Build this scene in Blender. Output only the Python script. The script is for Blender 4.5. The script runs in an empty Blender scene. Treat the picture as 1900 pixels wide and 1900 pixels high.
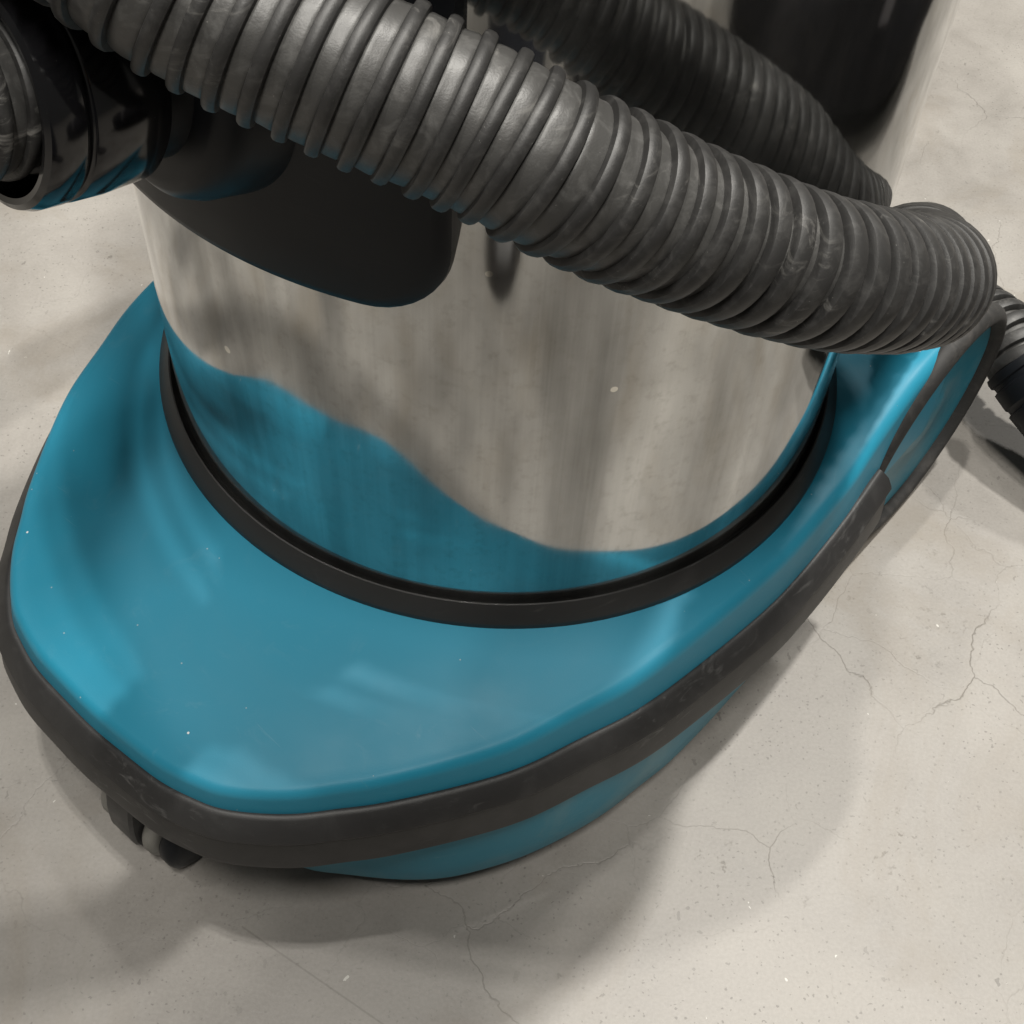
import bpy, bmesh, math, random
from mathutils import Vector, Matrix
import numpy as np
random.seed(4)
K = 0.22            # one model unit (outer radius of the gasket ring) in metres
Z0 = 0.80           # height of the deck seam above the floor, model units
sc = bpy.context.scene
col = sc.collection

# ------------------------------------------------------------------ camera
cam_d = bpy.data.cameras.new("camera"); cam = bpy.data.objects.new("camera", cam_d); col.objects.link(cam)
cam_d.sensor_width = 36; cam_d.lens = 36 * 2500 / 1900; cam_d.clip_start = 0.02; cam_d.clip_end = 60
r0 = Vector((0.99720308, 0.0593179, 0.04546867)); u0 = Vector((-0.07473964, 0.79144072, 0.60665936)); f0 = Vector((0, 0.6083609, -0.79366052))
m = Matrix((r0, u0, -f0)).transposed().to_4x4()
m.translation = Vector((0.06935 * K, -2.84168 * K, (2.88816 + Z0) * K))
cam.matrix_world = m
sc.camera = cam

# ------------------------------------------------------------------ world, lamps, exposure
w = bpy.data.worlds.new("World"); sc.world = w; w.use_nodes = True
w.node_tree.nodes["Background"].inputs[0].default_value = (0.95, 0.92, 0.85, 1)
w.node_tree.nodes["Background"].inputs[1].default_value = 0.12
def lamp(name, loc, target, sx, sy, power, colr, spin=0):
    d = bpy.data.lights.new(name, 'AREA'); d.shape = 'RECTANGLE'; d.size = sx; d.size_y = sy; d.energy = power; d.color = colr
    o = bpy.data.objects.new(name, d); col.objects.link(o); o.location = loc
    q = (Vector(target) - Vector(loc)).to_track_quat('-Z', 'Y')
    o.rotation_euler = q.to_euler(); o.rotation_euler.rotate_axis('Z', spin)
    return o
WARM = (1.0, 0.965, 0.90)
H = 8.0
lamp("high_bay_lamp_overhead_a", (-0.58, 0.31, H), (-0.58, 0.31, 0), 0.16, 0.16, 140, WARM)
lamp("high_bay_lamp_overhead_b", (-0.42, 0.53, H), (-0.42, 0.53, 0), 0.16, 0.16, 140, WARM)
lamp("high_bay_lamp_main", (2.0, 1.9, H), (0, 0, 0), 0.36, 0.36, 620, WARM)
lamp("high_bay_lamp_front_row", (0.35, -2.7, H), (0, 0, 0), 0.30, 2.2, 450, WARM)
lamp("high_bay_lamp_back", (-1.5, 4.6, H), (0, 0, 0), 0.5, 0.5, 120, WARM)
lamp("high_bay_lamp_left", (-4.6, 0.4, H), (0, 0, 0), 0.4, 0.4, 110, WARM)
lamp("high_bay_lamp_back_right", (4.4, 5.0, H), (0, 0, 0), 0.5, 0.5, 260, WARM)
sc.view_settings.view_transform = 'Standard'; sc.view_settings.look = 'None'; sc.view_settings.exposure = 0.05; sc.view_settings.gamma = 1

# ------------------------------------------------------------------ material helpers
def new_mat(name):
    mt = bpy.data.materials.new(name); mt.use_nodes = True
    nt = mt.node_tree; return mt, nt, nt.nodes["Principled BSDF"]
def nd(nt, typ, **kw):
    n = nt.nodes.new(typ)
    for k, v in kw.items():
        if k.startswith('i_'): n.inputs[int(k[2:])].default_value = v
        else: setattr(n, k, v)
    return n
def ramp(nt, src, stops):
    r = nt.nodes.new('ShaderNodeValToRGB'); e = r.color_ramp.elements
    while len(e) < len(stops): e.new(0.5)
    for el, (p, c) in zip(e, stops):
        el.position = p; el.color = c if len(c) == 4 else (*c, 1)
    nt.links.new(src, r.inputs[0]); return r.outputs[0]
def g(v): return (v, v, v, 1)
def mathn(nt, op, a, b=None, clamp=False):
    n = nt.nodes.new('ShaderNodeMath'); n.operation = op; n.use_clamp = clamp
    for i, x in enumerate((a, b)):
        if x is None: continue
        if hasattr(x, 'links'): nt.links.new(x, n.inputs[i])
        else: n.inputs[i].default_value = x
    return n.outputs[0]
def mixc(nt, fac, a, b, mode='MIX'):
    n = nt.nodes.new('ShaderNodeMix'); n.data_type = 'RGBA'; n.blend_type = mode
    for idx, x in ((0, fac), (6, a), (7, b)):
        if hasattr(x, 'links'): nt.links.new(x, n.inputs[idx])
        else: n.inputs[idx].default_value = x
    return n.outputs[2]
def noise(nt, co, scale, detail=4, rough=0.55, dist=0.0):
    n = nt.nodes.new('ShaderNodeTexNoise'); n.inputs['Scale'].default_value = scale; n.inputs['Detail'].default_value = detail
    n.inputs['Roughness'].default_value = rough; n.inputs['Distortion'].default_value = dist
    nt.links.new(co, n.inputs['Vector']); return n.outputs['Fac']
def objco(nt): return nt.nodes.new('ShaderNodeTexCoord').outputs['Object']
def mapping(nt, co, scale=(1, 1, 1), rot=(0, 0, 0), loc=(0, 0, 0)):
    n = nt.nodes.new('ShaderNodeMapping'); n.inputs['Scale'].default_value = scale; n.inputs['Rotation'].default_value = rot; n.inputs['Location'].default_value = loc
    nt.links.new(co, n.inputs['Vector']); return n.outputs[0]
def bump(nt, bsdf, h, strength, dist):
    b = nt.nodes.new('ShaderNodeBump'); b.inputs['Strength'].default_value = strength; b.inputs['Distance'].default_value = dist
    nt.links.new(h, b.inputs['Height']); nt.links.new(b.outputs[0], bsdf.inputs['Normal']); return b

def mat_plastic(name, c, rough, scuff=0.0, scuff_c=(0.2, 0.19, 0.17, 1), grain=0.0, var=0.12, spec=0.5, dirt=None, specks=False):
    mt, nt, b = new_mat(name); co = objco(nt)
    n1 = noise(nt, co, 9, 5)
    c0 = tuple(x * (1 - var) for x in c) + (1,); c1 = tuple(min(1, x * (1 + var)) for x in c) + (1,)
    out = mixc(nt, n1, c0, c1)
    if dirt:
        nb = noise(nt, co, dirt[1], 6, 0.65, 0.6)
        out = mixc(nt, mathn(nt, 'MULTIPLY', ramp(nt, nb, [(0.48, g(0)), (0.75, g(1))]), dirt[2]), out, dirt[0])
    if scuff > 0:
        sm = mapping(nt, co, (40, 40, 160)); ns = noise(nt, sm, 1.0, 6, 0.7, 1.2)
        big = noise(nt, co, 14, 3)
        f = mathn(nt, 'MULTIPLY', ramp(nt, ns, [(0.56, g(0)), (0.72, g(1))]), ramp(nt, big, [(0.45, g(0)), (0.7, g(1))]))
        out = mixc(nt, mathn(nt, 'MULTIPLY', f, scuff), out, scuff_c)
        fine = noise(nt, co, 900, 2)
        f2 = ramp(nt, fine, [(0.74, g(0)), (0.78, g(1))])
        out = mixc(nt, mathn(nt, 'MULTIPLY', f2, scuff * 0.6), out, scuff_c)
    if specks:   # settled dust and a few nicks
        for sc_, thr, sz, cc_ in ((75, 0.97, 0.055, (0.75, 0.78, 0.78, 1)), (210, 0.955, 0.10, (0.30, 0.42, 0.46, 1)), (60, 0.97, 0.06, (0.02, 0.06, 0.08, 1))):
            vo = nt.nodes.new('ShaderNodeTexVoronoi'); vo.inputs['Scale'].default_value = sc_; nt.links.new(co, vo.inputs['Vector'])
            sv_ = nt.nodes.new('ShaderNodeSeparateColor'); nt.links.new(vo.outputs['Color'], sv_.inputs[0])
            f_ = mathn(nt, 'MULTIPLY', mathn(nt, 'GREATER_THAN', sv_.outputs[0], thr), mathn(nt, 'LESS_THAN', vo.outputs['Distance'], sz))
            out = mixc(nt, f_, out, cc_)
        sm = mapping(nt, co, (300, 14, 60), (0, 0, 0.6)); f_ = ramp(nt, noise(nt, sm, 1.0, 3, 0.6), [(0.70, g(0)), (0.74, g(1))])
        out = mixc(nt, mathn(nt, 'MULTIPLY', f_, 0.25), out, (0.16, 0.36, 0.44, 1))
    nt.links.new(out, b.inputs['Base Color'])
    nr = noise(nt, co, 35, 4)
    rr = nt.nodes.new('ShaderNodeMapRange'); nt.links.new(nr, rr.inputs[0]); rr.inputs[3].default_value = max(0.02, rough - 0.08); rr.inputs[4].default_value = rough + 0.08
    nt.links.new(rr.outputs[0], b.inputs['Roughness'])
    b.inputs['Specular IOR Level'].default_value = spec
    if grain > 0: bump(nt, b, noise(nt, co, 1400, 2), grain, 0.0004)
    return mt

TEAL = mat_plastic("teal_plastic", (0.018, 0.245, 0.375), 0.48, spec=0.35, specks=True, scuff=0.10, scuff_c=(0.35, 0.5, 0.55, 1), grain=0.12, var=0.05, dirt=((0.09, 0.24, 0.32, 1), 6, 0.15))
TEALD = mat_plastic("teal_dusty", (0.026, 0.20, 0.285), 0.45, scuff=0.3, scuff_c=(0.3, 0.42, 0.44, 1), grain=0.15, dirt=((0.22, 0.30, 0.30, 1), 12, 0.5))
RUBBER = mat_plastic("bumper_rubber", (0.021, 0.0205, 0.0205), 0.5, scuff=0.5, scuff_c=(0.22, 0.218, 0.212, 1), grain=0.2, dirt=((0.055, 0.054, 0.053, 1), 40, 0.4))
TYRE = mat_plastic("tyre_rubber", (0.016, 0.0155, 0.015), 0.7, scuff=0.35, grain=0.3, dirt=((0.13, 0.12, 0.11, 1), 60, 0.3))
GASKET = mat_plastic("gasket_rubber", (0.024, 0.0235, 0.023), 0.42, scuff=0.3, grain=0.1)
BLACK = mat_plastic("black_plastic", (0.007, 0.008, 0.010), 0.42, scuff=0.08, scuff_c=(0.10, 0.10, 0.10, 1), grain=0.06, spec=0.22)
GLOSS = mat_plastic("gloss_black", (0.006, 0.006, 0.007), 0.14, scuff=0.25, scuff_c=(0.2, 0.2, 0.2, 1))
HOSEM = mat_plastic("hose_wall_vinyl", (0.050, 0.049, 0.047), 0.42, scuff=0.5, scuff_c=(0.36, 0.35, 0.33, 1), grain=0.15, dirt=((0.15, 0.148, 0.143, 1), 110, 0.5))
RIBM = mat_plastic("hose_rib_vinyl", (0.020, 0.0195, 0.019), 0.5, scuff=0.6, scuff_c=(0.32, 0.31, 0.29, 1), grain=0.15, dirt=((0.085, 0.083, 0.08, 1), 110, 0.45))
GREYP = mat_plastic("grey_plastic", (0.17, 0.165, 0.15), 0.5, scuff=0.5, scuff_c=(0.4, 0.39, 0.36, 1), grain=0.1, dirt=((0.09, 0.088, 0.08, 1), 60, 0.6))

# stainless steel
STEEL, nt, b = new_mat("stainless_steel"); co = objco(nt)
b.inputs['Metallic'].default_value = 0.96
st = noise(nt, mapping(nt, co, (26, 26, 0.8)), 1.0, 5, 0.6)
tarnish_refl = noise(nt, mapping(nt, co, (13, 13, 1.6)), 1.0, 4, 0.55, 0.35)       # tarnish film with painted reflection bands, running up the drum
hair = noise(nt, mapping(nt, co, (700, 700, 6)), 1.0, 2, 0.6)               # rolling grain
cl = noise(nt, co, 16, 7, 0.68, 0.5)
c1 = ramp(nt, tarnish_refl, [(0.34, (0.17, 0.172, 0.17)), (0.46, (0.36, 0.362, 0.355)), (0.54, (0.58, 0.583, 0.575)), (0.66, (0.82, 0.825, 0.81))])  # dark and bright bands paint reflection contrast over the tarnish
c1 = mixc(nt, 0.28, c1, mixc(nt, cl, (0.30, 0.30, 0.29, 1), (0.70, 0.70, 0.69, 1)))
c1 = mixc(nt, mathn(nt, 'MULTIPLY', ramp(nt, noise(nt, co, 140, 5, 0.72), [(0.52, g(0)), (0.74, g(1))]), 0.35), c1, (0.25, 0.235, 0.205, 1))
c1 = mixc(nt, 0.12, c1, mixc(nt, hair, (0.2, 0.2, 0.19, 1), (0.9, 0.9, 0.88, 1)))
vs = nt.nodes.new('ShaderNodeTexVoronoi'); vs.inputs['Scale'].default_value = 48; nt.links.new(co, vs.inputs['Vector'])
sv = nt.nodes.new('ShaderNodeSeparateColor'); nt.links.new(vs.outputs['Color'], sv.inputs[0])
spot = mathn(nt, 'MULTIPLY', mathn(nt, 'GREATER_THAN', sv.outputs[0], 0.965), mathn(nt, 'LESS_THAN', vs.outputs['Distance'], 0.11))
c1 = mixc(nt, mathn(nt, 'MULTIPLY', spot, 0.8), c1, (0.9, 0.88, 0.8, 1))
nt.links.new(c1, b.inputs['Base Color'])
rr = nt.nodes.new('ShaderNodeMapRange'); nt.links.new(mathn(nt, 'ADD', mathn(nt, 'MULTIPLY', st, 0.5), mathn(nt, 'MULTIPLY', cl, 0.5)), rr.inputs[0]); rr.inputs[1].default_value = 0.3; rr.inputs[2].default_value = 0.7
rr.inputs[3].default_value = 0.03; rr.inputs[4].default_value = 0.11; nt.links.new(rr.outputs[0], b.inputs['Roughness'])
bump(nt, b, mathn(nt, 'ADD', mathn(nt, 'ADD', noise(nt, mapping(nt, co, (9, 9, 3)), 1.0, 2), mathn(nt, 'MULTIPLY', noise(nt, co, 60, 3), 0.012)), mathn(nt, 'MULTIPLY', hair, 0.003)), 0.16, 0.005)

# concrete
CONC, nt, b = new_mat("concrete"); co = objco(nt)
big = noise(nt, co, 2.6, 6, 0.6, 0.6); mid = noise(nt, co, 11, 7, 0.62, 0.3); fine = noise(nt, co, 420, 3, 0.6)
c = ramp(nt, big, [(0.34, (0.22, 0.20, 0.175)), (0.5, (0.375, 0.347, 0.312)), (0.66, (0.47, 0.44, 0.40))])
c = mixc(nt, 0.55, c, ramp(nt, mid, [(0.33, (0.20, 0.18, 0.155)), (0.50, (0.38, 0.352, 0.318)), (0.68, (0.52, 0.49, 0.445))]))
c = mixc(nt, 0.35, c, mixc(nt, fine, (0.22, 0.205, 0.18, 1), (0.56, 0.535, 0.49, 1)))
def edge_cracks(scale, wid, dist, seed, mask_scale, lo, hi):
    wob = nt.nodes.new('ShaderNodeTexNoise'); wob.inputs['Scale'].default_value = 13; wob.inputs['Detail'].default_value = 5; wob.inputs['Roughness'].default_value = 0.55
    mp = mapping(nt, co, (1, 1, 1), (0, 0, seed), (seed * 3.1, seed * 1.7, 0)); nt.links.new(mp, wob.inputs['Vector'])
    va = nt.nodes.new('ShaderNodeVectorMath'); va.operation = 'MULTIPLY_ADD'; nt.links.new(wob.outputs['Color'], va.inputs[0]); va.inputs[1].default_value = (dist, dist, 0); nt.links.new(mp, va.inputs[2])
    vo = nt.nodes.new('ShaderNodeTexVoronoi'); vo.feature = 'DISTANCE_TO_EDGE'; vo.voronoi_dimensions = '2D'; vo.inputs['Scale'].default_value = scale; nt.links.new(va.outputs[0], vo.inputs['Vector'])
    line = ramp(nt, vo.outputs['Distance'], [(0.0, g(1)), (wid, g(0))])
    mk = ramp(nt, noise(nt, mp, mask_scale, 3), [(lo, g(0)), (hi, g(1))])
    return mathn(nt, 'MULTIPLY', line, mk)
cr = mathn(nt, 'MAXIMUM', edge_cracks(6, 0.0045, 0.075, 0.7, 4, 0.46, 0.66), mathn(nt, 'MULTIPLY', edge_cracks(13, 0.006, 0.05, 2.1, 5, 0.50, 0.70), 0.6))
sx_ = nt.nodes.new('ShaderNodeSeparateXYZ'); nt.links.new(co, sx_.inputs[0])
cr = mathn(nt, 'MULTIPLY', cr, ramp(nt, mathn(nt, 'ADD', sx_.outputs[0], 0.5), [(0.42, g(0.3)), (0.68, g(1))]))
c = mixc(nt, mathn(nt, 'MULTIPLY', cr, 0.6), c, (0.10, 0.088, 0.070, 1))
def specks(scale, thr, size, stretch, rot, seed):
    wv_ = nt.nodes.new('ShaderNodeTexNoise'); wv_.inputs['Scale'].default_value = scale * 1.6; wv_.inputs['Detail'].default_value = 2; nt.links.new(co, wv_.inputs['Vector'])
    wa_ = nt.nodes.new('ShaderNodeVectorMath'); wa_.operation = 'MULTIPLY_ADD'; nt.links.new(wv_.outputs['Color'], wa_.inputs[0]); wa_.inputs[1].default_value = (0.9 / scale, 0.9 / scale, 0); nt.links.new(co, wa_.inputs[2])
    mp = mapping(nt, wa_.outputs[0], (scale, scale * stretch, scale), (0, 0, rot), (seed, seed, 0))
    vo = nt.nodes.new('ShaderNodeTexVoronoi'); vo.inputs['Scale'].default_value = 1; vo.voronoi_dimensions = '2D'; nt.links.new(mp, vo.inputs['Vector'])
    sep = nt.nodes.new('ShaderNodeSeparateColor'); nt.links.new(vo.outputs['Color'], sep.inputs[0])
    on = mathn(nt, 'GREATER_THAN', sep.outputs[0], thr)
    sz = mathn(nt, 'MULTIPLY', sep.outputs[1], size)
    d = mathn(nt, 'LESS_THAN', vo.outputs['Distance'], sz)
    return mathn(nt, 'MULTIPLY', on, d)
pits = mathn(nt, 'MAXIMUM', specks(360, 0.84, 0.28, 1.0, 0, 3), specks(150, 0.93, 0.20, 2.2, 0.5, 9))
pits = mathn(nt, 'MAXIMUM', pits, specks(120, 0.955, 0.17, 0.5, 1.1, 17))
pitmask = mathn(nt, 'MULTIPLY', pits, ramp(nt, noise(nt, co, 7, 3), [(0.38, g(0.25)), (0.65, g(1))]))
flake = mathn(nt, 'MULTIPLY', ramp(nt, noise(nt, co, 130, 5, 0.7), [(0.60, g(0)), (0.66, g(1))]), ramp(nt, noise(nt, co, 9, 4, 0.6, 0.8), [(0.58, g(0)), (0.68, g(1))]))
pitmask = mathn(nt, 'MAXIMUM', pitmask, mathn(nt, 'MULTIPLY', flake, 0.55))
c = mixc(nt, mathn(nt, 'MULTIPLY', pitmask, 0.5), c, (0.09, 0.08, 0.068, 1))
c = mixc(nt, mathn(nt, 'MULTIPLY', specks(70, 0.965, 0.075, 1.0, 0.2, 41), 0.8), c, (0.85, 0.83, 0.76, 1))
# one straight saw scratch
sep = nt.nodes.new('ShaderNodeSeparateXYZ'); nt.links.new(co, sep.inputs[0])
A, B = Vector((-0.12573, -0.33802)), Vector((-0.04125, -0.38508))
dn = (B - A).normalized(); nn = Vector((-dn.y, dn.x)); off = nn.dot(A)
dist = mathn(nt, 'ABSOLUTE', mathn(nt, 'SUBTRACT', mathn(nt, 'ADD', mathn(nt, 'MULTIPLY', sep.outputs[0], nn.x), mathn(nt, 'MULTIPLY', sep.outputs[1], nn.y)), off))
ln = ramp(nt, mathn(nt, 'MULTIPLY', dist, 400), [(0.12, g(1)), (0.30, g(0))])
ln = mathn(nt, 'MULTIPLY', ln, mathn(nt, 'GREATER_THAN', sep.outputs[0], -0.13))
c = mixc(nt, mathn(nt, 'MULTIPLY', ln, 0.35), c, (0.14, 0.125, 0.10, 1))
stain = ramp(nt, noise(nt, co, 5.5, 6, 0.62, 1.1), [(0.52, g(0)), (0.70, g(1))])
c = mixc(nt, mathn(nt, 'MULTIPLY', stain, 0.45), c, (0.27, 0.225, 0.165, 1))
c = mixc(nt, 1.0, c, (0.56, 0.562, 0.568, 1), 'MULTIPLY')
nt.links.new(c, b.inputs['Base Color'])
rr = nt.nodes.new('ShaderNodeMapRange'); nt.links.new(mid, rr.inputs[0]); rr.inputs[3].default_value = 0.38; rr.inputs[4].default_value = 0.62; nt.links.new(rr.outputs[0], b.inputs['Roughness'])
hh = mathn(nt, 'SUBTRACT', mathn(nt, 'MULTIPLY', fine, 0.25), mathn(nt, 'ADD', cr, pitmask))
bump(nt, b, hh, 0.35, 0.0012)

# ------------------------------------------------------------------ geometry helpers
def obj(name, verts, faces, mat, parent=None, smooth=True, scale=True):
    me = bpy.data.meshes.new(name)
    vv = [(x * K, y * K, z * K) for x, y, z in verts] if scale else verts
    me.from_pydata(vv, [], faces); me.update()
    bm = bmesh.new(); bm.from_mesh(me); bmesh.ops.recalc_face_normals(bm, faces=bm.faces); bm.to_mesh(me); bm.free()
    if smooth:
        me.polygons.foreach_set('use_smooth', [True] * len(me.polygons))
        try: me.set_sharp_from_angle(angle=math.radians(38))
        except Exception: pass
    me.materials.append(mat)
    o = bpy.data.objects.new(name, me); col.objects.link(o)
    if parent: o.parent = parent
    return o
def tag(o, label, cat=None, group=None, kind=None):
    if label: o['label'] = label
    if cat: o['category'] = cat
    if group: o['group'] = group
    if kind: o['kind'] = kind
    return o
def empty(name, parent=None):
    o = bpy.data.objects.new(name, None); o.empty_display_size = 0.05; col.objects.link(o)
    if parent: o.parent = parent
    return o
def loft(loops, closed=True, cap0=False, cap1=False):
    V = []; F = []; n = len(loops[0])
    for L in loops: V += [tuple(p) for p in L]
    for j in range(len(loops) - 1):
        for i in range(n if closed else n - 1):
            a = j * n + i; b_ = j * n + (i + 1) % n
            F.append((a, b_, b_ + n, a + n))
    if cap0: F.append(tuple(range(n))[::-1])
    if cap1: F.append(tuple(range((len(loops) - 1) * n, len(loops) * n)))
    return V, F
def frame(axis):
    axis = Vector(axis).normalized(); up = Vector((0, 0, 1)) if abs(axis.z) < 0.9 else Vector((1, 0, 0))
    x = up.cross(axis).normalized(); y = axis.cross(x); return axis, x, y
def lathe(profile, base, axis, n=96, cap0=False, cap1=False):
    ax, x, y = frame(axis); base = Vector(base); loops = []
    for t, r in profile:
        loops.append([base + ax * t + (x * math.cos(2 * math.pi * i / n) + y * math.sin(2 * math.pi * i / n)) * r for i in range(n)])
    return loft(loops, True, cap0, cap1)
def catmull(P, n, closed=False):
    P = np.array(P, float); N = len(P); out = []
    segs = N if closed else N - 1
    for i in range(segs):
        if closed: p0, p1, p2, p3 = P[(i - 1) % N], P[i], P[(i + 1) % N], P[(i + 2) % N]
        else: p0, p1, p2, p3 = P[max(i - 1, 0)], P[i], P[i + 1], P[min(i + 2, N - 1)]
        for k in range(20):
            t = k / 20
            out.append(0.5 * ((2 * p1) + (-p0 + p2) * t + (2 * p0 - 5 * p1 + 4 * p2 - p3) * t * t + (-p0 + 3 * p1 - 3 * p2 + p3) * t ** 3))
    out.append(P[0] if closed else P[-1]); out = np.array(out)
    d = np.r_[0, np.cumsum(np.linalg.norm(np.diff(out, axis=0), axis=1))]
    t = np.linspace(0, d[-1], n + 1 if closed else n)
    R = np.stack([np.interp(t, d, out[:, k]) for k in range(out.shape[1])], 1)
    return (R[:-1] if closed else R), d[-1]
def smooth01(x): x = max(0, min(1, x)); return x * x * (3 - 2 * x)

# ------------------------------------------------------------------ floor
fl = obj("floor", [(-7, -7, 0), (7, -7, 0), (7, 7, 0), (-7, 7, 0)], [(0, 1, 2, 3)], CONC, smooth=False, scale=False)
tag(fl, "pale grey cracked concrete floor with dark pits and stains", kind="structure")

# ------------------------------------------------------------------ vacuum cleaner
vac = empty("vacuum_cleaner"); vac.rotation_euler = (0, 0, math.radians(-127))
tag(vac, "teal industrial vacuum cleaner with a polished steel drum and black bumper", "vacuum")

half = [(1.585, 0), (1.58, .12), (1.57, .245), (1.545, .345), (1.52, .41), (1.47, .485), (1.405, .56), (1.33, .625), (1.24, .70), (1.08, .81), (.94, .89), (.78, .95), (.61, 1.01), (.4, 1.05), (.13, 1.085), (-.06, 1.09), (-.3, 1.08), (-.47, 1.06)]
rear = [(-.62, 1.052), (-.78, 1.050), (-.92, 1.044), (-1.04, .985), (-1.11, .88), (-1.14, .70), (-1.15, .40), (-1.16, .0)]
def full_outline(h): return h + [(s, -w_) for s, w_ in h[::-1][1:-1]]
ol, _ = catmull(full_outline(half + rear), 360, True)
def normals(P):
    t = np.roll(P, -1, 0) - np.roll(P, 1, 0); n = np.stack([t[:, 1], -t[:, 0]], 1); n /= np.linalg.norm(n, axis=1)[:, None]
    if (n * P).sum() < 0: n = -n
    return n
on = normals(ol)
for _i in range(2): on = (np.roll(on, 1, 0) + on * 2 + np.roll(on, -1, 0)); on /= np.linalg.norm(on, axis=1)[:, None]

def zedge(s): return -0.012 - 0.112 * smooth01((s + 0.1) / 1.75) + 0.075 * smooth01((-0.42 - s) / 0.35)
def zin(p):   # nose factor
    return smooth01((p[0] - 0.3) / 1.2)
loops = []
def deck_loop(fun):
    L = []
    for p, n in zip(ol, on):
        ins, z = fun(p)
        q = p - n * ins; L.append((q[0], q[1], z + Z0))
    return L
loops.append(deck_loop(lambda p: (0.05, -0.33)))
loops.append(deck_loop(lambda p: (0.004, -0.33)))
loops.append(deck_loop(lambda p: (0.004, -0.21)))
def sh(a):
    def fn(p):
        ze = zedge(p[0]); nf = zin(p); rs = 0.040 * (1 - nf) + 0.030 * nf; hz = 0.048 * (1 - nf) + 0.036 * nf
        return 0.004 + 0.012 * (1 - 0) + rs * (1 - math.cos(a)), ze - hz * (1 - math.sin(a))
    return fn
for k in range(0, 8): loops.append(deck_loop(sh(math.pi / 2 * k / 7)))
edge = [Vector(v) for v in loops[-1]]
for u in (0.06, 0.13, 0.22, 0.32, 0.44, 0.56, 0.68, 0.80, 0.90, 1.0):
    L = []
    for e in edge:
        d = Vector((e.x, e.y)); rp = d.normalized() * 0.972
        q = d.lerp(rp, u); zz = (e.z - Z0) * (1 - u) ** 1.0 + 0.010 * math.sin(math.pi * u) * smooth01((d.length - 1.05) / 0.35)
        L.append((q.x, q.y, zz + Z0))
    loops.append(L)
V, F = loft(loops)
tag(obj("base_deck", V, F, TEAL, vac), "smooth teal moulded base deck")

# lower tub below the bumper
tub_h = [(1.41, 0), (1.41, .25), (1.395, .40), (1.365, .50), (1.31, .585), (1.22, .71), (1.135, .80), (1.045, .865), (.94, .925), (.82, .975), (.69, 1.015), (.55, 1.04), (.42, 1.06), (.20, 1.07), (-.15, 1.07), (-.36, 1.06), (-.43, 1.0), (-.46, .90), (-.60, .86), (-.90, .85), (-1.02, .78), (-1.08, .6), (-1.09, 0)]
tl, _ = catmull(full_outline(tub_h), 260, True); tn = normals(tl)
TL = []
for ins, z in ((0.02, -0.22), (0.0, -0.25), (0.0, -0.62), (-0.001, -0.685), (0.004, -0.70), (0.03, -0.70), (0.5, -0.70)):
    TL.append([(p[0] - n[0] * ins, p[1] - n[1] * ins, z + Z0) for p, n in zip(tl, tn)] if ins < .4 else [(p[0] * .5, p[1] * .5, z + Z0) for p in tl])
V, F = loft(TL, cap1=True)
tag(obj("lower_tub", V, F, TEALD, vac), "dusty teal lower shell under the bumper")

# bumper strip
bp = [(s, w_) for s, w_ in half[:-1]] + [(-.50, 1.062)]
bfull = [(s, -w_) for s, w_ in bp[::-1]] + bp[1:]
bl, _ = catmull(bfull, 260)
t = np.gradient(bl, axis=0); bn = np.stack([t[:, 1], -t[:, 0]], 1); bn /= np.linalg.norm(bn, axis=1)[:, None]
if (bn * bl).sum() < 0: bn = -bn
prof = [(-0.02, -0.205), (-0.004, -0.196), (0.004, -0.197), (0.012, -0.203), (0.030, -0.222), (0.047, -0.243), (0.051, -0.251), (0.049, -0.258), (0.043, -0.262), (0.045, -0.268), (0.051, -0.30), (0.060, -0.355), (0.060, -0.370), (0.052, -0.378), (-0.02, -0.378)]
BL = []
for j, (o_, z) in enumerate(prof):
    L = []
    for i, (p, n) in enumerate(zip(bl, bn)):
        L.append((p[0] + n[0] * o_, p[1] + n[1] * o_, z + Z0))
    BL.append(L)
# profile loop at each station: transpose to sweep
ST = [[BL[j][i] for j in range(len(prof))] for i in range(len(bl))]
# pointed ends: shear the end stations so the strip finishes on a slant
for end, sgn in ((0, 1), (-1, -1)):
    tv = Vector(ST[1][0]) - Vector(ST[0][0]) if end == 0 else Vector(ST[-1][0]) - Vector(ST[-2][0])
    tv.normalize(); d = -tv if end == 0 else tv
    ST[end] = [tuple(Vector(q) + d * (0.05 * (1 - abs((prof[j][1] + 0.225) / 0.14)) - 0.01)) for j, q in enumerate(ST[end])]
V, F = loft(ST, True, True, True)
tag(obj("bumper", V, F, RUBBER, vac), "scuffed black rubber bumper strip")

# gasket ring
V, F = lathe([(-0.02, 1.0), (0.002, 1.0), (0.012, 0.998), (0.046, 0.971), (0.052, 0.967), (0.053, 0.963), (0.048, 0.960), (0.036, 0.958), (0.030, 0.953), (0.02, 0.944), (-0.02, 0.94)], (0, 0, Z0), (0, 0, 1), 180)
tag(obj("gasket_ring", V, F, GASKET, vac), "black rubber ring round the foot of the drum")
# drum
V, F = lathe([(-0.02, 0.90), (-0.02, 0.945), (0.0, 0.949), (0.02, 0.949), (0.5, 0.949), (1.0, 0.949), (1.5, 0.949), (2.1, 0.949), (2.12, 0.945), (2.12, 0.90)], (0, 0, Z0), (0, 0, 1), 256)
tag(obj("drum", V, F, STEEL, vac), "polished stainless steel drum")
# motor head closing the drum (above the picture)
V, F = lathe([(2.06, 0.955), (2.06, 1.04), (2.08, 1.055), (2.2, 1.05), (2.28, 0.97), (2.55, 0.86), (2.68, 0.74), (2.74, 0.5), (2.75, 0.0)], (0, 0, Z0), (0, 0, 1), 96)
tag(obj("motor_head", V, F, BLACK, vac), "black motor head on top of the drum")

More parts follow.
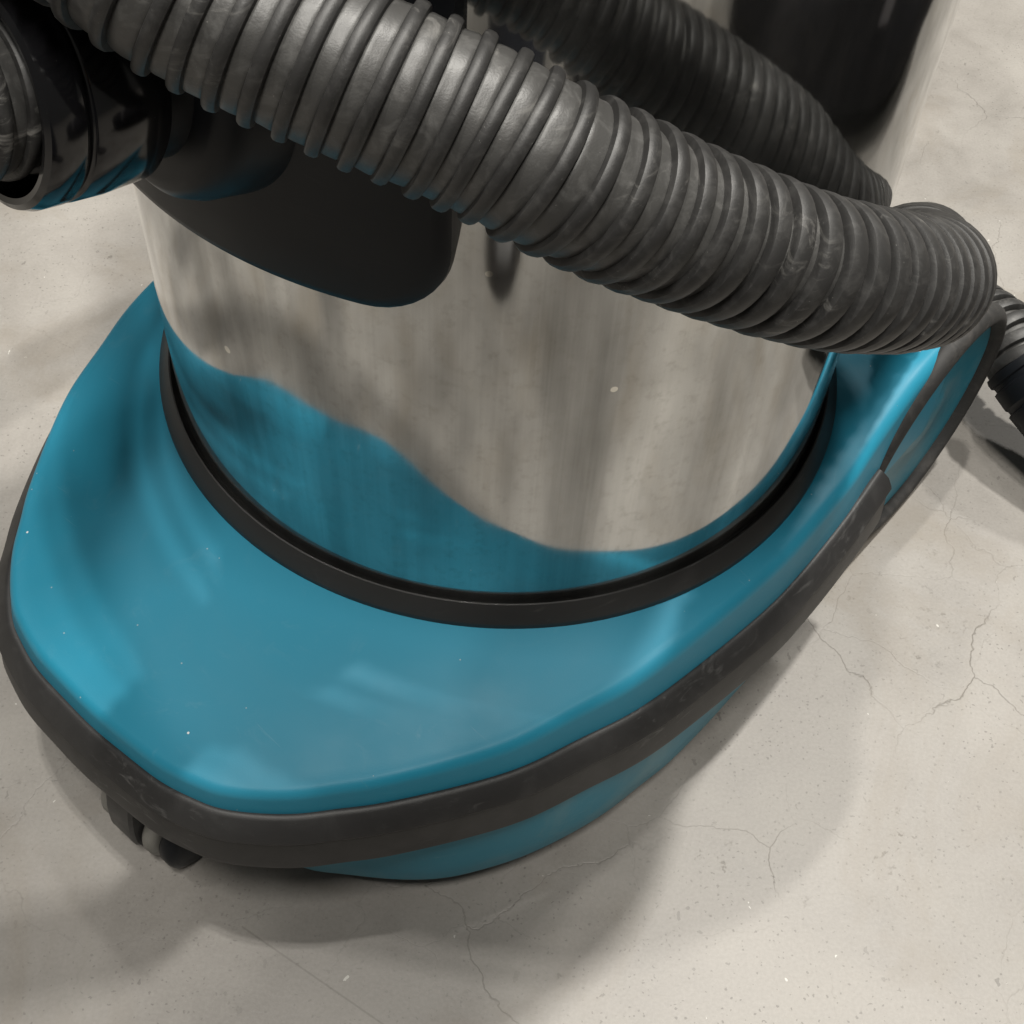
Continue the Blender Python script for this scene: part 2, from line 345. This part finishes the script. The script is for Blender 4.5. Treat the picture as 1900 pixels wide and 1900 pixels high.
# inlet plate: curved rounded rectangle on the drum
def rrect(hw, z0, z1, r, n=10):
    P = []
    for cx, cz, a0 in ((hw - r, z1 - r, 0), (-hw + r, z1 - r, 90), (-hw + r, z0 + r, 180), (hw - r, z0 + r, 270)):
        for k in range(n + 1):
            a = math.radians(a0 + 90 * k / n); P.append((cx + r * math.cos(a), cz + r * math.sin(a)))
        # straight run
    Q = []
    for i in range(len(P)):
        p, q = P[i], P[(i + 1) % len(P)]; L = math.hypot(q[0] - p[0], q[1] - p[1]); k = max(1, int(L / 0.03))
        for j in range(k): Q.append((p[0] + (q[0] - p[0]) * j / k, p[1] + (q[1] - p[1]) * j / k))
    return Q
Q = [(x - 0.06, z) for x, z in rrect(0.632, 1.075, 1.98, 0.17)]; cz = 1.45
PL = []
for rad, sc_ in ((0.93, 1.0), (1.000, 1.0), (1.014, 0.992), (1.020, 0.975), (1.023, 0.93), (1.025, 0.7), (1.025, 0.4), (1.025, 0.1)):
    L = []
    for x, z in Q:
        an = x * sc_ / 0.99; L.append((rad * math.cos(an), rad * math.sin(an), cz + (z - cz) * sc_ + Z0))
    PL.append(L)
V, F = loft(PL, True, False, True)
plate = tag(obj("inlet_plate", V, F, BLACK, vac), "black curved plate carrying the hose inlet")

# inlet fitting
IB = Vector((0.80, 0.075, 1.435 + Z0)); IA = Vector((math.cos(math.radians(14)), -0.09, math.sin(math.radians(14)))).normalized()
V, F = lathe([(0.0, 0.245), (0.16, 0.245), (0.235, 0.24), (0.265, 0.23), (0.285, 0.21), (0.292, 0.19), (0.292, 0.10)], IB, IA, 96)
tag(obj("inlet_boss", V, F, BLACK, vac), "rounded black boss round the hose inlet")
V, F = lathe([(0.25, 0.10), (0.25, 0.176), (0.275, 0.180), (0.292, 0.176), (0.296, 0.152), (0.31, 0.148), (0.345, 0.150), (0.349, 0.160), (0.40, 0.166)], IB, IA, 96)
neck = tag(obj("inlet_neck", V, F, BLACK, vac), "matt black neck of the hose inlet")
V, F = lathe([(t_ - 0.06, r_) for t_, r_ in [(0.41, 0.14), (0.41, 0.168), (0.42, 0.177), (0.50, 0.184), (0.555, 0.184), (0.561, 0.180), (0.563, 0.175), (0.567, 0.180), (0.575, 0.184), (0.615, 0.184), (0.632, 0.178), (0.638, 0.168), (0.636, 0.158), (0.60, 0.152), (0.50, 0.150)]], IB, IA, 128)
tag(obj("locking_collar", V, F, GLOSS, neck), "glossy black locking collar")

# rear wheels
def wheel(side):
    e = empty("rear_wheel", vac); c = Vector((-0.94, side * 1.0, 0.44)); ax = (0, side, 0)
    V, F = lathe([(-0.02, 0.33), (-0.02, 0.40), (-0.01, 0.425), (0.01, 0.438), (0.025, 0.44), (0.042, 0.436), (0.056, 0.425), (0.064, 0.408), (0.063, 0.396), (0.056, 0.388), (0.04, 0.382), (0.0, 0.378)], c, ax, 128)
    obj("tyre", V, F, TYRE, e)
    V, F = lathe([(-0.03, 0.378), (0.022, 0.378), (0.028, 0.375), (0.030, 0.366), (0.026, 0.34), (0.020, 0.26), (0.020, 0.13), (0.030, 0.11), (0.036, 0.06), (0.037, 0.0)], c, ax, 96)
    obj("hub", V, F, TEALD, e)
wheel(1); wheel(-1)

# front caster
ce = empty("front_caster", vac)
cw, cz_ = 0.075, 0.12
def disc(name, w0, w1, r, mat):
    h = w1 - w0
    V, F = lathe([(0, 0), (0, r * .82), (h * .12, r * .95), (h * .3, r), (h * .7, r), (h * .88, r * .95), (h, r * .82), (h, 0)], (1.50, w0, 0.118), (0, 1, 0), 64)
    return obj(name, V, F, mat, ce)
disc("caster_wheel", -0.075, -0.012, 0.118, GREYP); disc("caster_wheel", 0.10, 0.155, 0.118, GREYP)
disc("caster_cap", 0.158, 0.225, 0.108, BLACK)
hood = []
for w_, k in ((-0.010, .94), (0.0, 1.0), (0.088, 1.0), (0.098, .94)):
    L = []
    for i in range(40):
        a = 2 * math.pi * i / 40; x = math.cos(a); z = math.sin(a)
        L.append((1.50 + 0.13 * k * x, w_, 0.128 + (0.122 * z if z < 0 else 0.30 * z) * k))
    hood.append(L)
V, F = loft(hood, True, True, True)
obj("caster_fork", V, F, RUBBER, ce)
V, F = lathe([(0.2, 0.09), (0.50, 0.09)], (1.46, 0.045, 0), (0, 0, 1), 32, True, True); obj("swivel_post", V, F, BLACK, ce)

# ------------------------------------------------------------------ hoses
def transport(P):
    T = np.gradient(P, axis=0); T /= np.linalg.norm(T, axis=1)[:, None]
    n = np.cross(T[0], (0, 0, 1.)); n /= np.linalg.norm(n); Nn = [n]
    for i in range(1, len(P)):
        n = Nn[-1] - T[i] * (Nn[-1] @ T[i]); n /= np.linalg.norm(n); Nn.append(n)
    Nn = np.array(Nn); return T, Nn, np.cross(T, Nn)
def hose(path, root, pitch_r, ribw_r, marks, rw=0.116, rh=0.0155):
    step = 0.0036
    _, L = catmull(path, 50); n = int(L / step)
    P, L = catmull(path, n); T, N1, N2 = transport(P)
    s = np.linspace(0, L, n); ph = np.zeros(n)
    sA, sB = [s[np.linalg.norm(P - np.array(q), axis=1).argmin()] for q in marks]
    mix = lambda x, ab: ab[0] + (ab[1] - ab[0]) * smooth01((x - sA) / (sB - sA))
    pitch = np.array([mix(x, pitch_r) for x in s]); ph[1:] = np.cumsum(np.diff(s) / pitch[:-1])
    na = 56; th = np.linspace(0, 2 * np.pi, na, endpoint=False)
    rng = np.random.RandomState(3); wob = np.interp(np.arange(n), np.arange(0, n, 6), rng.normal(0, 0.0008, len(np.arange(0, n, 6))))
    # wall: band between ribs bulges a little, tucked in beside the rib
    V = []
    for i in range(n):
        u = (ph[i] + th / (2 * np.pi)) % 1.0
        r = rw - 0.006 - mix(s[i], (0.0, 0.013)) + 0.010 * np.clip(np.sin(np.pi * u) * 1.7 - 0.35, 0, 1) ** 0.5 + 0.002 * (u - 0.5) + wob[i]
        V.append(P[i] + (np.cos(th) * r)[:, None] * N1[i] + (np.sin(th) * r)[:, None] * N2[i])
    Vv, F = loft([[tuple(q) for q in ring] for ring in V], True, True, True)
    Vv = [(x, y, z + Z0) for x, y, z in Vv]
    tag(obj("hose_wall", Vv, F, HOSEM, root), "dusty dark grey hose wall")
    # spiral rib: sweep along the helix where (ph + th/2pi) is an integer
    m_ = 44; ks = np.arange(0.6, ph[-1] - 0.4, 1 / m_)
    idx = np.interp(ks, ph, np.arange(n)); V = []
    si = np.interp(idx, np.arange(n), s); ang = -2 * np.pi * ks
    def at(A): return np.stack([np.interp(idx, np.arange(n), A[:, k]) for k in range(3)], 1)
    Pc, a1, a2, tt = at(P), at(N1), at(N2), at(T)
    rad = a1 * np.cos(ang)[:, None] + a2 * np.sin(ang)[:, None]
    wv = np.interp(np.arange(len(ks)), np.arange(0, len(ks), 17), rng.normal(0, 0.0006, len(np.arange(0, len(ks), 17))))
    hv = np.interp(np.arange(len(ks)), np.arange(0, len(ks), 11), rng.normal(0, 0.0007, len(np.arange(0, len(ks), 11))))
    sec = [(-1.0, -0.5), (-0.99, 0.35), (-0.84, 0.80), (-0.5, 0.97), (0.0, 1.0), (0.5, 0.95), (0.86, 0.76), (1.0, 0.30), (1.0, -0.5)]
    pl = np.interp(si, s, pitch); rwid = np.array([mix(x, ribw_r) for x in si]) * pl / 2
    loops = []
    for j in range(len(ks)):
        loops.append([tuple(Pc[j] + tt[j] * (a_ * rwid[j] + wv[j]) + rad[j] * (rw + rh * b_ + hv[j] * (b_ > 0)) + np.array((0, 0, Z0))) for a_, b_ in sec])
    Vv, F = loft(loops, True, True, True)
    tag(obj("spiral_rib", Vv, F, RIBM, root), "dark raised spiral rib")
    return P

Rz = Matrix.Rotation(math.radians(-127), 3, 'Z')
col_end = Rz @ (IB + IA * 0.44); col_out = Rz @ (IB + IA * 0.92); 
ce_ = lambda v: (v.x, v.y, v.z - Z0)
main = [ce_(col_end), ce_(Rz @ (IB + IA * 0.72)), ce_(col_out), (-1.55, -1.42, 1.86), (-2.05, -1.15, 1.93), (-2.25, -0.5, 1.98), (-1.95, 0.3, 2.05), (-1.5, 0.85, 2.18), (-1.1, 0.93, 2.27)]
for a_, z in ((160, 2.27), (180, 2.22), (-162, 2.14), (-145, 2.04), (-130, 1.95)): main.append((1.225 * math.cos(math.radians(a_)), 1.225 * math.sin(math.radians(a_)), z))
main += [(-0.538, -1.114, 1.856), (-0.389, -1.161, 1.795), (-0.176, -1.2, 1.727), (-0.035, -1.215, 1.678), (0.08, -1.23, 1.629), (0.179, -1.22, 1.573), (0.287, -1.192, 1.507), (0.388, -1.159, 1.444), (0.483, -1.13, 1.39), (0.583, -1.082, 1.326), (0.69, -1.003, 1.249), (0.808, -0.878, 1.142), (0.866, -0.780, 1.066), (0.889, -0.681, 0.992), (0.898, -0.585, 0.929), (0.926, -0.505, 0.870), (0.973, -0.409, 0.795), (1.016, -0.284, 0.695), (1.059, -0.124, 0.560),
         (1.131, 0.062, 0.389), (1.225, 0.25, 0.205), (1.33, 0.48, 0.015), (1.42, 0.70, -0.18), (1.50, 0.85, -0.36), (1.60, 0.87, -0.48), (1.69, 0.80, -0.485), (1.748, 0.70, -0.46), (1.795, 0.62, -0.455), (1.835, 0.53, -0.47)]
hr = empty("suction_hose"); tag(hr, "thick dark grey ribbed suction hose wrapped round the steel drum", "hose")
hose(main, hr, (0.050, 0.057), (0.48, 0.80), ((-0.035, -1.215, 1.678), (0.69, -1.003, 1.249)))
ca = Vector((1.815, 0.57, -0.458 + Z0)); cdir = Vector((0.60, -0.72, -0.32))
V, F = lathe([(0.0, 0.10), (0.0, 0.142), (0.012, 0.146), (0.03, 0.146), (0.036, 0.138), (0.05, 0.138), (0.056, 0.150), (0.12, 0.152), (0.128, 0.146), (0.14, 0.146), (0.146, 0.156), (0.34, 0.150), (0.36, 0.14), (0.62, 0.134), (0.64, 0.128), (0.64, 0.11), (0.3, 0.11)], ca, cdir, 64)
tag(obj("hose_cuff", V, F, BLACK, hr), "stepped black plastic hose cuff")

# ------------------------------------------------------------------ the photographer, seen only as dark legs mirrored in the drum
def skin(name, chain, mat, parent=None):
    pts = [c[0] for c in chain]; eds = [(c[2], i) for i, c in enumerate(chain) if c[2] is not None]
    me = bpy.data.meshes.new(name); me.from_pydata(pts, eds, []); o = bpy.data.objects.new(name, me); col.objects.link(o)
    md = o.modifiers.new("skin", 'SKIN'); md.use_smooth_shade = True
    for i, c in enumerate(chain): me.skin_vertices[0].data[i].radius = (c[1], c[1]); me.skin_vertices[0].data[i].use_root = (i == 0)
    sd = o.modifiers.new("sub", 'SUBSURF'); sd.levels = 2; sd.render_levels = 2
    me.materials.append(mat)
    if parent: o.parent = parent
    return o
SHOE = mat_plastic("shoe_leather", (0.012, 0.010, 0.009), 0.5)
pe = empty("person"); tag(pe, "person in dark trousers leaning over the vacuum, mirrored in the steel drum", "person")
body = [((0.12, -1.12, 0.90), 0.15, None), ((0.10, -1.08, 1.08), 0.155, 0), ((0.08, -1.01, 1.26), 0.16, 1), ((0.07, -0.98, 1.36), 0.10, 2), ((0.06, -0.94, 1.45), 0.055, 3), ((0.05, -0.91, 1.53), 0.085, 4), ((0.05, -0.90, 1.61), 0.09, 5), ((0.05, -0.91, 1.68), 0.055, 6),
        ((-0.10, -1.00, 1.32), 0.075, 2), ((-0.18, -0.95, 1.08), 0.052, 8), ((-0.12, -0.80, 0.90), 0.040, 9), ((-0.05, -0.735, 0.86), 0.030, 10),
        ((0.25, -0.98, 1.32), 0.075, 2), ((0.33, -0.92, 1.06), 0.052, 12), ((0.22, -0.80, 0.90), 0.040, 13), ((0.12, -0.735, 0.86), 0.030, 14),
        ((0.02, -1.08, 0.84), 0.115, 0), ((0.02, -0.88, 0.50), 0.095, 16), ((0.02, -0.86, 0.28), 0.095, 17), ((0.02, -0.86, 0.07), 0.095, 18),
        ((0.22, -1.08, 0.84), 0.115, 0), ((0.25, -0.88, 0.50), 0.095, 20), ((0.26, -0.86, 0.28), 0.095, 21), ((0.26, -0.85, 0.07), 0.095, 22)]
CLOTH, nt, b = new_mat("clothes_and_skin"); co = objco(nt)
sp = nt.nodes.new('ShaderNodeSeparateXYZ'); nt.links.new(co, sp.inputs[0])
def step_at(v, lo): return mathn(nt, 'GREATER_THAN', v, lo)
cc = mixc(nt, step_at(sp.outputs[2], 0.93), (0.010, 0.012, 0.020, 1), (0.022, 0.022, 0.025, 1))
hand = mathn(nt, 'MULTIPLY', step_at(sp.outputs[1], -0.775), mathn(nt, 'MULTIPLY', step_at(sp.outputs[2], 0.78), mathn(nt, 'LESS_THAN', sp.outputs[2], 0.95)))
cc = mixc(nt, mathn(nt, 'MAXIMUM', hand, step_at(sp.outputs[2], 1.44)), cc, (0.42, 0.26, 0.18, 1))
hairy = mathn(nt, 'MULTIPLY', step_at(sp.outputs[2], 1.55), mathn(nt, 'MAXIMUM', step_at(sp.outputs[2], 1.66), mathn(nt, 'LESS_THAN', sp.outputs[1], -0.85)))
cc = mixc(nt, hairy, cc, (0.02, 0.014, 0.010, 1))
nt.links.new(cc, b.inputs['Base Color']); b.inputs['Roughness'].default_value = 0.85; b.inputs['Specular IOR Level'].default_value = 0.25
skin("body", body, CLOTH, pe)
for px, py, dx, dy in ((0.02, -0.85, -0.06, 1.0), (0.26, -0.84, 0.10, 0.99)):
    L = []
    for u_, hw_, hh_ in ((-0.08, .030, .05), (-0.06, .042, .09), (0.0, .046, .10), (0.06, .048, .085), (0.12, .052, .065), (0.17, .046, .055), (0.20, .030, .04), (0.21, .012, .025)):
        L.append([(px + dx * u_ - dy * hw_ * math.cos(2 * math.pi * i / 20), py + dy * u_ + dx * hw_ * math.cos(2 * math.pi * i / 20), hh_ * 0.5 + hh_ * 0.5 * max(-1, min(1, 1.25 * math.sin(2 * math.pi * i / 20))) + 0.002) for i in range(20)])
    V, F = loft(L, True, True, True); obj("shoe", V, F, SHOE, pe, scale=False)

# ------------------------------------------------------------------ black bag at right, unseen, added to darken the drum's reflection
standin = empty("dark_standin"); standin.location = (0.94, -0.26, 0); standin.rotation_euler = (0, 0, math.radians(3))
tag(standin, "unseen dark bag on the floor, mirrored in the steel drum", "standin")
STANDIN_BLACK = mat_plastic("standin_black", (0.012, 0.012, 0.015), 0.85, grain=0.5, var=0.4, spec=0.2, dirt=((0.05, 0.045, 0.045, 1), 9, 0.7))
STANDIN_GREY = mat_plastic("standin_grey", (0.16, 0.15, 0.16), 0.8, grain=0.5)  # paler bands, added to streak the dark reflection
rg = random.Random(7); L = []
for j in range(41):
    v_ = j / 40; y_ = -0.62 + 1.24 * v_; e_ = max(0.0, 1 - abs(2 * v_ - 1) ** 6) ** 0.5
    L.append([((0.19 * e_ + 0.012 * math.sin(9 * y_ + 3 * a) + rg.uniform(-.003, .003)) * math.copysign(abs(math.cos(a)) ** 0.75, math.cos(a)), y_,
               max(0.003, 0.15 + (0.15 * (0.35 + 0.65 * e_) + 0.014 * math.sin(13 * y_ + a * 2)) * math.copysign(abs(math.sin(a)) ** 0.7, math.sin(a)))) for a in [2 * math.pi * i / 36 for i in range(36)]])
V, F = loft(L, True, True, True); obj("standin_body", V, F, STANDIN_BLACK, standin, scale=False)
for y_ in (-0.27, 0.24):
    Ls = []
    for q in range(25):
        a = math.pi * (0.02 + 0.96 * q / 24); cx_ = 0.204 * math.copysign(abs(math.cos(a)) ** 0.75, math.cos(a)); cz_b = 0.15 + 0.168 * math.sin(a) ** 0.7
        Ls.append([(cx_, y_ - 0.02, cz_b), (cx_, y_ + 0.02, cz_b), (cx_ * 1.03, y_ + 0.02, cz_b + 0.005), (cx_ * 1.03, y_ - 0.02, cz_b + 0.005)])
    V, F = loft(Ls, True, True, True); obj("standin_band", V, F, STANDIN_GREY, standin, scale=False)
